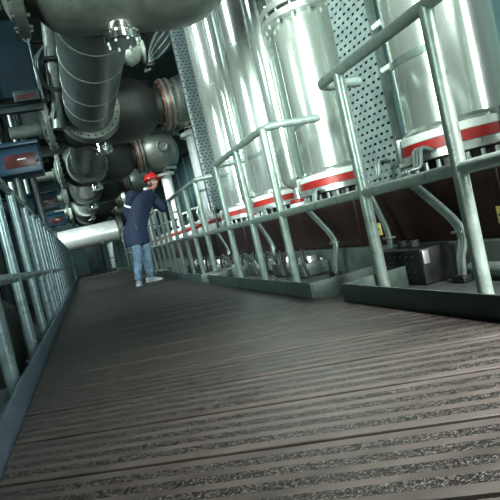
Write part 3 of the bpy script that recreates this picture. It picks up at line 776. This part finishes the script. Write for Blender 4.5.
# shoes
for f, dr in ((footR, V3((-.15, -.99, 0))), (footL, V3((.75, -.66, 0)))):
    dr = dr.normalized(); sd = V3((dr.y, -dr.x, 0))
    bm = B(); rings = []
    for a, w, h in [(-.09, .028, .05), (-.08, .036, .085), (-.02, .042, .10), (.06, .046, .075), (.13, .05, .055), (.18, .045, .045), (.21, .028, .032)]:
        rr = []
        for k in range(12):
            an = 2 * PI * k / 12
            rr.append(bm.verts.new(V3((f.x, f.y, 0)) + dr * a + sd * (w * math.cos(an)) + V3((0, 0, max(0.001, h * .5 + h * .5 * math.sin(an) * (1.0 if math.sin(an) > 0 else 1.0))))))
        rings.append(rr)
    for p, q in zip(rings, rings[1:]):
        for k in range(12): bm.faces.new((p[k], p[(k + 1) % 12], q[(k + 1) % 12], q[k]))
    bm.faces.new(rings[0]); bm.faces.new(rings[-1][::-1])
    s = obj('shoe', bm, 'shoe', man)
    bm = B()
    out = [(-.095, .03), (-.05, .045), (.06, .05), (.15, .052), (.2, .04), (.222, .015)]
    ring_ = [V3((f.x, f.y, .0)) + dr * a + sd * w for a, w in out] + [V3((f.x, f.y, .0)) + dr * a - sd * w for a, w in reversed(out)]
    lo = [bm.verts.new(p + V3((0, 0, .001))) for p in ring_]; hi = [bm.verts.new(p + V3((0, 0, .022))) for p in ring_]
    bm.faces.new(lo[::-1]); bm.faces.new(hi)
    for k in range(len(lo)): bm.faces.new((lo[k], lo[(k + 1) % len(lo)], hi[(k + 1) % len(lo)], hi[k]))
    obj('sole', bm, 'palecast', s)
# head: shaped sphere with face
up = (V3((.16, -.0, 1)) - fw * .22).normalized()
fx = (fw - up * fw.dot(up)).normalized(); sx_ = up.cross(fx)
def hp(a, b, c): return head + fx * a + sx_ * b + up * c
bm = B()
r = bmesh.ops.create_uvsphere(bm, u_segments=28, v_segments=20, radius=1)
for v in bm.verts:
    x, y_, z = v.co
    w = .075; dpt = .098; hgt = .118
    jaw = 1 - .28 * max(0, -z) ** 1.3
    fac = 1 + (.05 if x > 0 and z < 0 else 0)
    px = x * dpt * fac * (1 - .10 * max(0, -z)); py_ = y_ * w * jaw; pz_ = z * hgt
    # nose, brow, eye sockets, mouth
    if x > .3:
        px += .024 * math.exp(-(y_ / .17) ** 2 - ((z + .12) / .16) ** 2)
        px -= .010 * math.exp(-((abs(y_) - .38) / .16) ** 2 - ((z - .06) / .13) ** 2)
        px += .005 * math.exp(-(y_ / .35) ** 2 - ((z + .48) / .08) ** 2)
        px += .008 * math.exp(-(y_ / .3) ** 2 - ((z + .85) / .15) ** 2)
    v.co = hp(px, py_, pz_)
hd = obj('head', bm, 'skin', man)
for s in (-1, 1):
    bm = B(); bmesh.ops.create_uvsphere(bm, u_segments=10, v_segments=8, radius=.011, matrix=Matrix.Translation(hp(.083, s * .029, .008)))
    obj('eye', bm, 'ink', hd)
    bm = B(); rod(bm, hp(-.005, s * .070, .0), hp(-.012, s * .088, .005), .028, 12, .024); obj('ear', bm, 'skin', hd)
obj('mouth', tube(B(), spline([hp(.088, -.024, -.058), hp(.099, 0, -.055), hp(.088, .024, -.058)]), .005, 8), 'copper', hd)
bm = B(); lathe(bm, hp(-.012, 0, -.02), up, [(-.05, .062), (-.03, .082), (.06, .09), (.06, .06)], 24); obj('hair', bm, 'hair', man)
# helmet
bm = B()
pr = [(0, .118), (.012, .121), (.03, .118), (.06, .108), (.09, .086), (.11, .055), (.12, .02), (.122, 0)]
lathe(bm, hp(-.005, 0, .045), up, pr, 32); 
obj_h = obj('helmet', bm, 'helmet', man)
bm = B()
vs = []
for k in range(33):
    a = 2 * PI * k / 32
    ex = .02 + .05 * max(0, math.cos(a)) ** 1.5
    e1 = fx * math.cos(a) + sx_ * math.sin(a)
    c0 = hp(-.005, 0, .045)
    vs.append([bm.verts.new(c0 + e1 * .112 + up * .012), bm.verts.new(c0 + e1 * (.118 + ex) - up * .004), bm.verts.new(c0 + e1 * (.118 + ex) - up * .010), bm.verts.new(c0 + e1 * .112)])
for p, q in zip(vs, vs[1:]):
    for k in range(4): bm.faces.new((p[k], q[k], q[(k + 1) % 4], p[(k + 1) % 4]))
bmesh.ops.remove_doubles(bm, verts=bm.verts, dist=1e-5)
obj('brim', bm, 'helmet', obj_h)
obj('crest', tube(B(), spline([hp(.105, 0, .075), hp(.07, 0, .135), hp(0, 0, .168), hp(-.07, 0, .137), hp(-.115, 0, .075)]), .012, 10), 'helmet', obj_h)
# hands: palm and five bent fingers
def hand(at, dirv, palm_n, grip, side):
    d = dirv.normalized(); n = (palm_n - d * palm_n.dot(d)).normalized(); s = d.cross(n) * side
    ch = [[(at, .026, .018), (at + d * .05, .04, .018), (at + d * .085, .038, .015)]]
    base = at + d * .05
    for k, (o, l) in enumerate([(-.03, .068), (-.010, .078), (.010, .072), (.029, .056)]):
        a = base + s * o + d * .035; b1 = a + d * l * .45 + n * l * .12 * grip; c1 = b1 + d * l * .28 + n * l * .35 * grip; d1 = c1 + n * l * .35 * grip - d * l * .02
        ch.append([(base, .03, .016), (a, .0105, .0105), (b1, .0095, .0095), (c1, .009, .009), (d1, .008, .008)])
    th = at + d * .02
    ch.append([(at, .026, .018), (th - s * .03 + n * .01, .012, .012), (th - s * .052 + d * .03 + n * .025, .010, .010), (th - s * .05 + d * .055 + n * .04, .009, .009)])
    ch[0] = [(at, .026, .018), (base, .03, .016), (at + d * .085, .034, .014)]
    return ch
skinned('hand', hand(haL, V3((.25, .75, -.05)), V3((.3, 0, -1)), 1.0, 1), man, 'skin', 1)
skinned('hand', hand(haR, V3((.15, -.25, -.8)), V3((.6, .3, 0)), .7, -1), man, 'skin', 1)

man.location += V3((-.0, -.27, 0))

# ------------------------------------------------------------------ lights
def area(name, loc, target, sx, sy, power, col, spread=180):
    l = bpy.data.lights.new(name, 'AREA'); l.shape = 'RECTANGLE'; l.size = sx; l.size_y = sy; l.energy = power; l.color = col; l.spread = math.radians(spread)
    o = bpy.data.objects.new(name, l); COL.objects.link(o); o.location = loc
    o.rotation_euler = (Vector(target) - Vector(loc)).to_track_quat('-Z', 'Y').to_euler()
    return o
area('fill_light_behind', (3.1, -2.9, 2.3), (2.4, 4.5, 2.2), 3.0, 2.4, 170, (.88, 1.0, .93), 84)  # unseen panel light added for broad bright reflections on the columns
area('fill_light_left', (-2.6, .6, 2.2), (2.4, 4.6, 2.45), 1.6, 2.4, 115, (.80, 1.0, .88), 56)  # unseen panel light added to put white streaks on the columns' left halves
area('fill_light_columns', (2.0, -2.6, 4.2), (2.5, 4.2, 2.0), 1.2, 1.2, 105, (.88, 1.0, .93), 40)  # added key light, narrow cone kept on the steel columns
area('fill_light_bay', (.2, 6.75, 5.0), (2.5, 7.0, 1.6), 1.0, 1.6, 40, (.88, 1.0, .93), 56)  # second added key light, for the farther columns
area('hall_lamp_bay_far', (.6, 11.25, 4.6), (2.5, 11.6, 1.2), 1.0, 1.6, 280, (.90, 1.0, .95), 70)
area('hall_lamp_right', (2.1, -.3, 2.4), (1.35, 1.0, 0), .4, .9, 105, (1.0, .98, .94), 56)
area('hall_lamp_left', (-4.2, 6.0, 4.4), (.2, 7.6, 2.6), 1.0, 3.0, 150, (.78, .96, 1.0), 80)
area('fill_light_far', (-3.4, 17.0, 4.4), (.3, 21.0, 1.8), 1.6, 1.6, 260, (.85, 1.0, .97), 56)  # added light to brighten the white cross pipe
area('hall_lamp_left_far', (-4.2, 12.5, 4.6), (.3, 14.5, 2.7), 1.0, 3.0, 170, (.82, 1.0, .96), 80)
area('fill_light_end', (-1.0, 28.0, 4.6), (.3, 32.0, 1.6), 1.2, 1.2, 60, (.8, 1.0, 1.0), 110)  # added light to lift the far wall out of black
w = bpy.data.worlds.new('world'); SC.world = w; w.use_nodes = True
w.node_tree.nodes['Background'].inputs[0].default_value = (.045, .075, .078, 1)
w.node_tree.nodes['Background'].inputs[1].default_value = 0.32

# ------------------------------------------------------------------ camera
F = 520.0
lean = math.radians(13.0)
dY = Vector((84 - 250, 265 - 250, F)).normalized()          # the walkway's direction seen from the camera
uz = Vector((-math.sin(lean), -math.cos(lean), 0)); uz.z = -(uz.x * dY.x + uz.y * dY.y) / dY.z; uz.normalize()
ux = dY.cross(uz)
rows = Matrix((ux, dY, uz)).transposed()                     # world -> (right, down, forward)
right, down, fwd = rows[0], rows[1], rows[2]
cm = Matrix.Identity(4)
for k in range(3):
    cm[k][0] = right[k]; cm[k][1] = -down[k]; cm[k][2] = -fwd[k]
cm.translation = (0, 0, .52)
cd = bpy.data.cameras.new('camera'); cd.sensor_width = 36; cd.sensor_height = 36; cd.lens = 36 * F / 500
cd.clip_start = 0.02; cd.clip_end = 200
co = bpy.data.objects.new('camera', cd); COL.objects.link(co); co.matrix_world = cm
SC.camera = co
SC.view_settings.view_transform = 'Standard'
SC.view_settings.look = 'None'
SC.view_settings.exposure = 0.0
SC.view_settings.gamma = 1.0
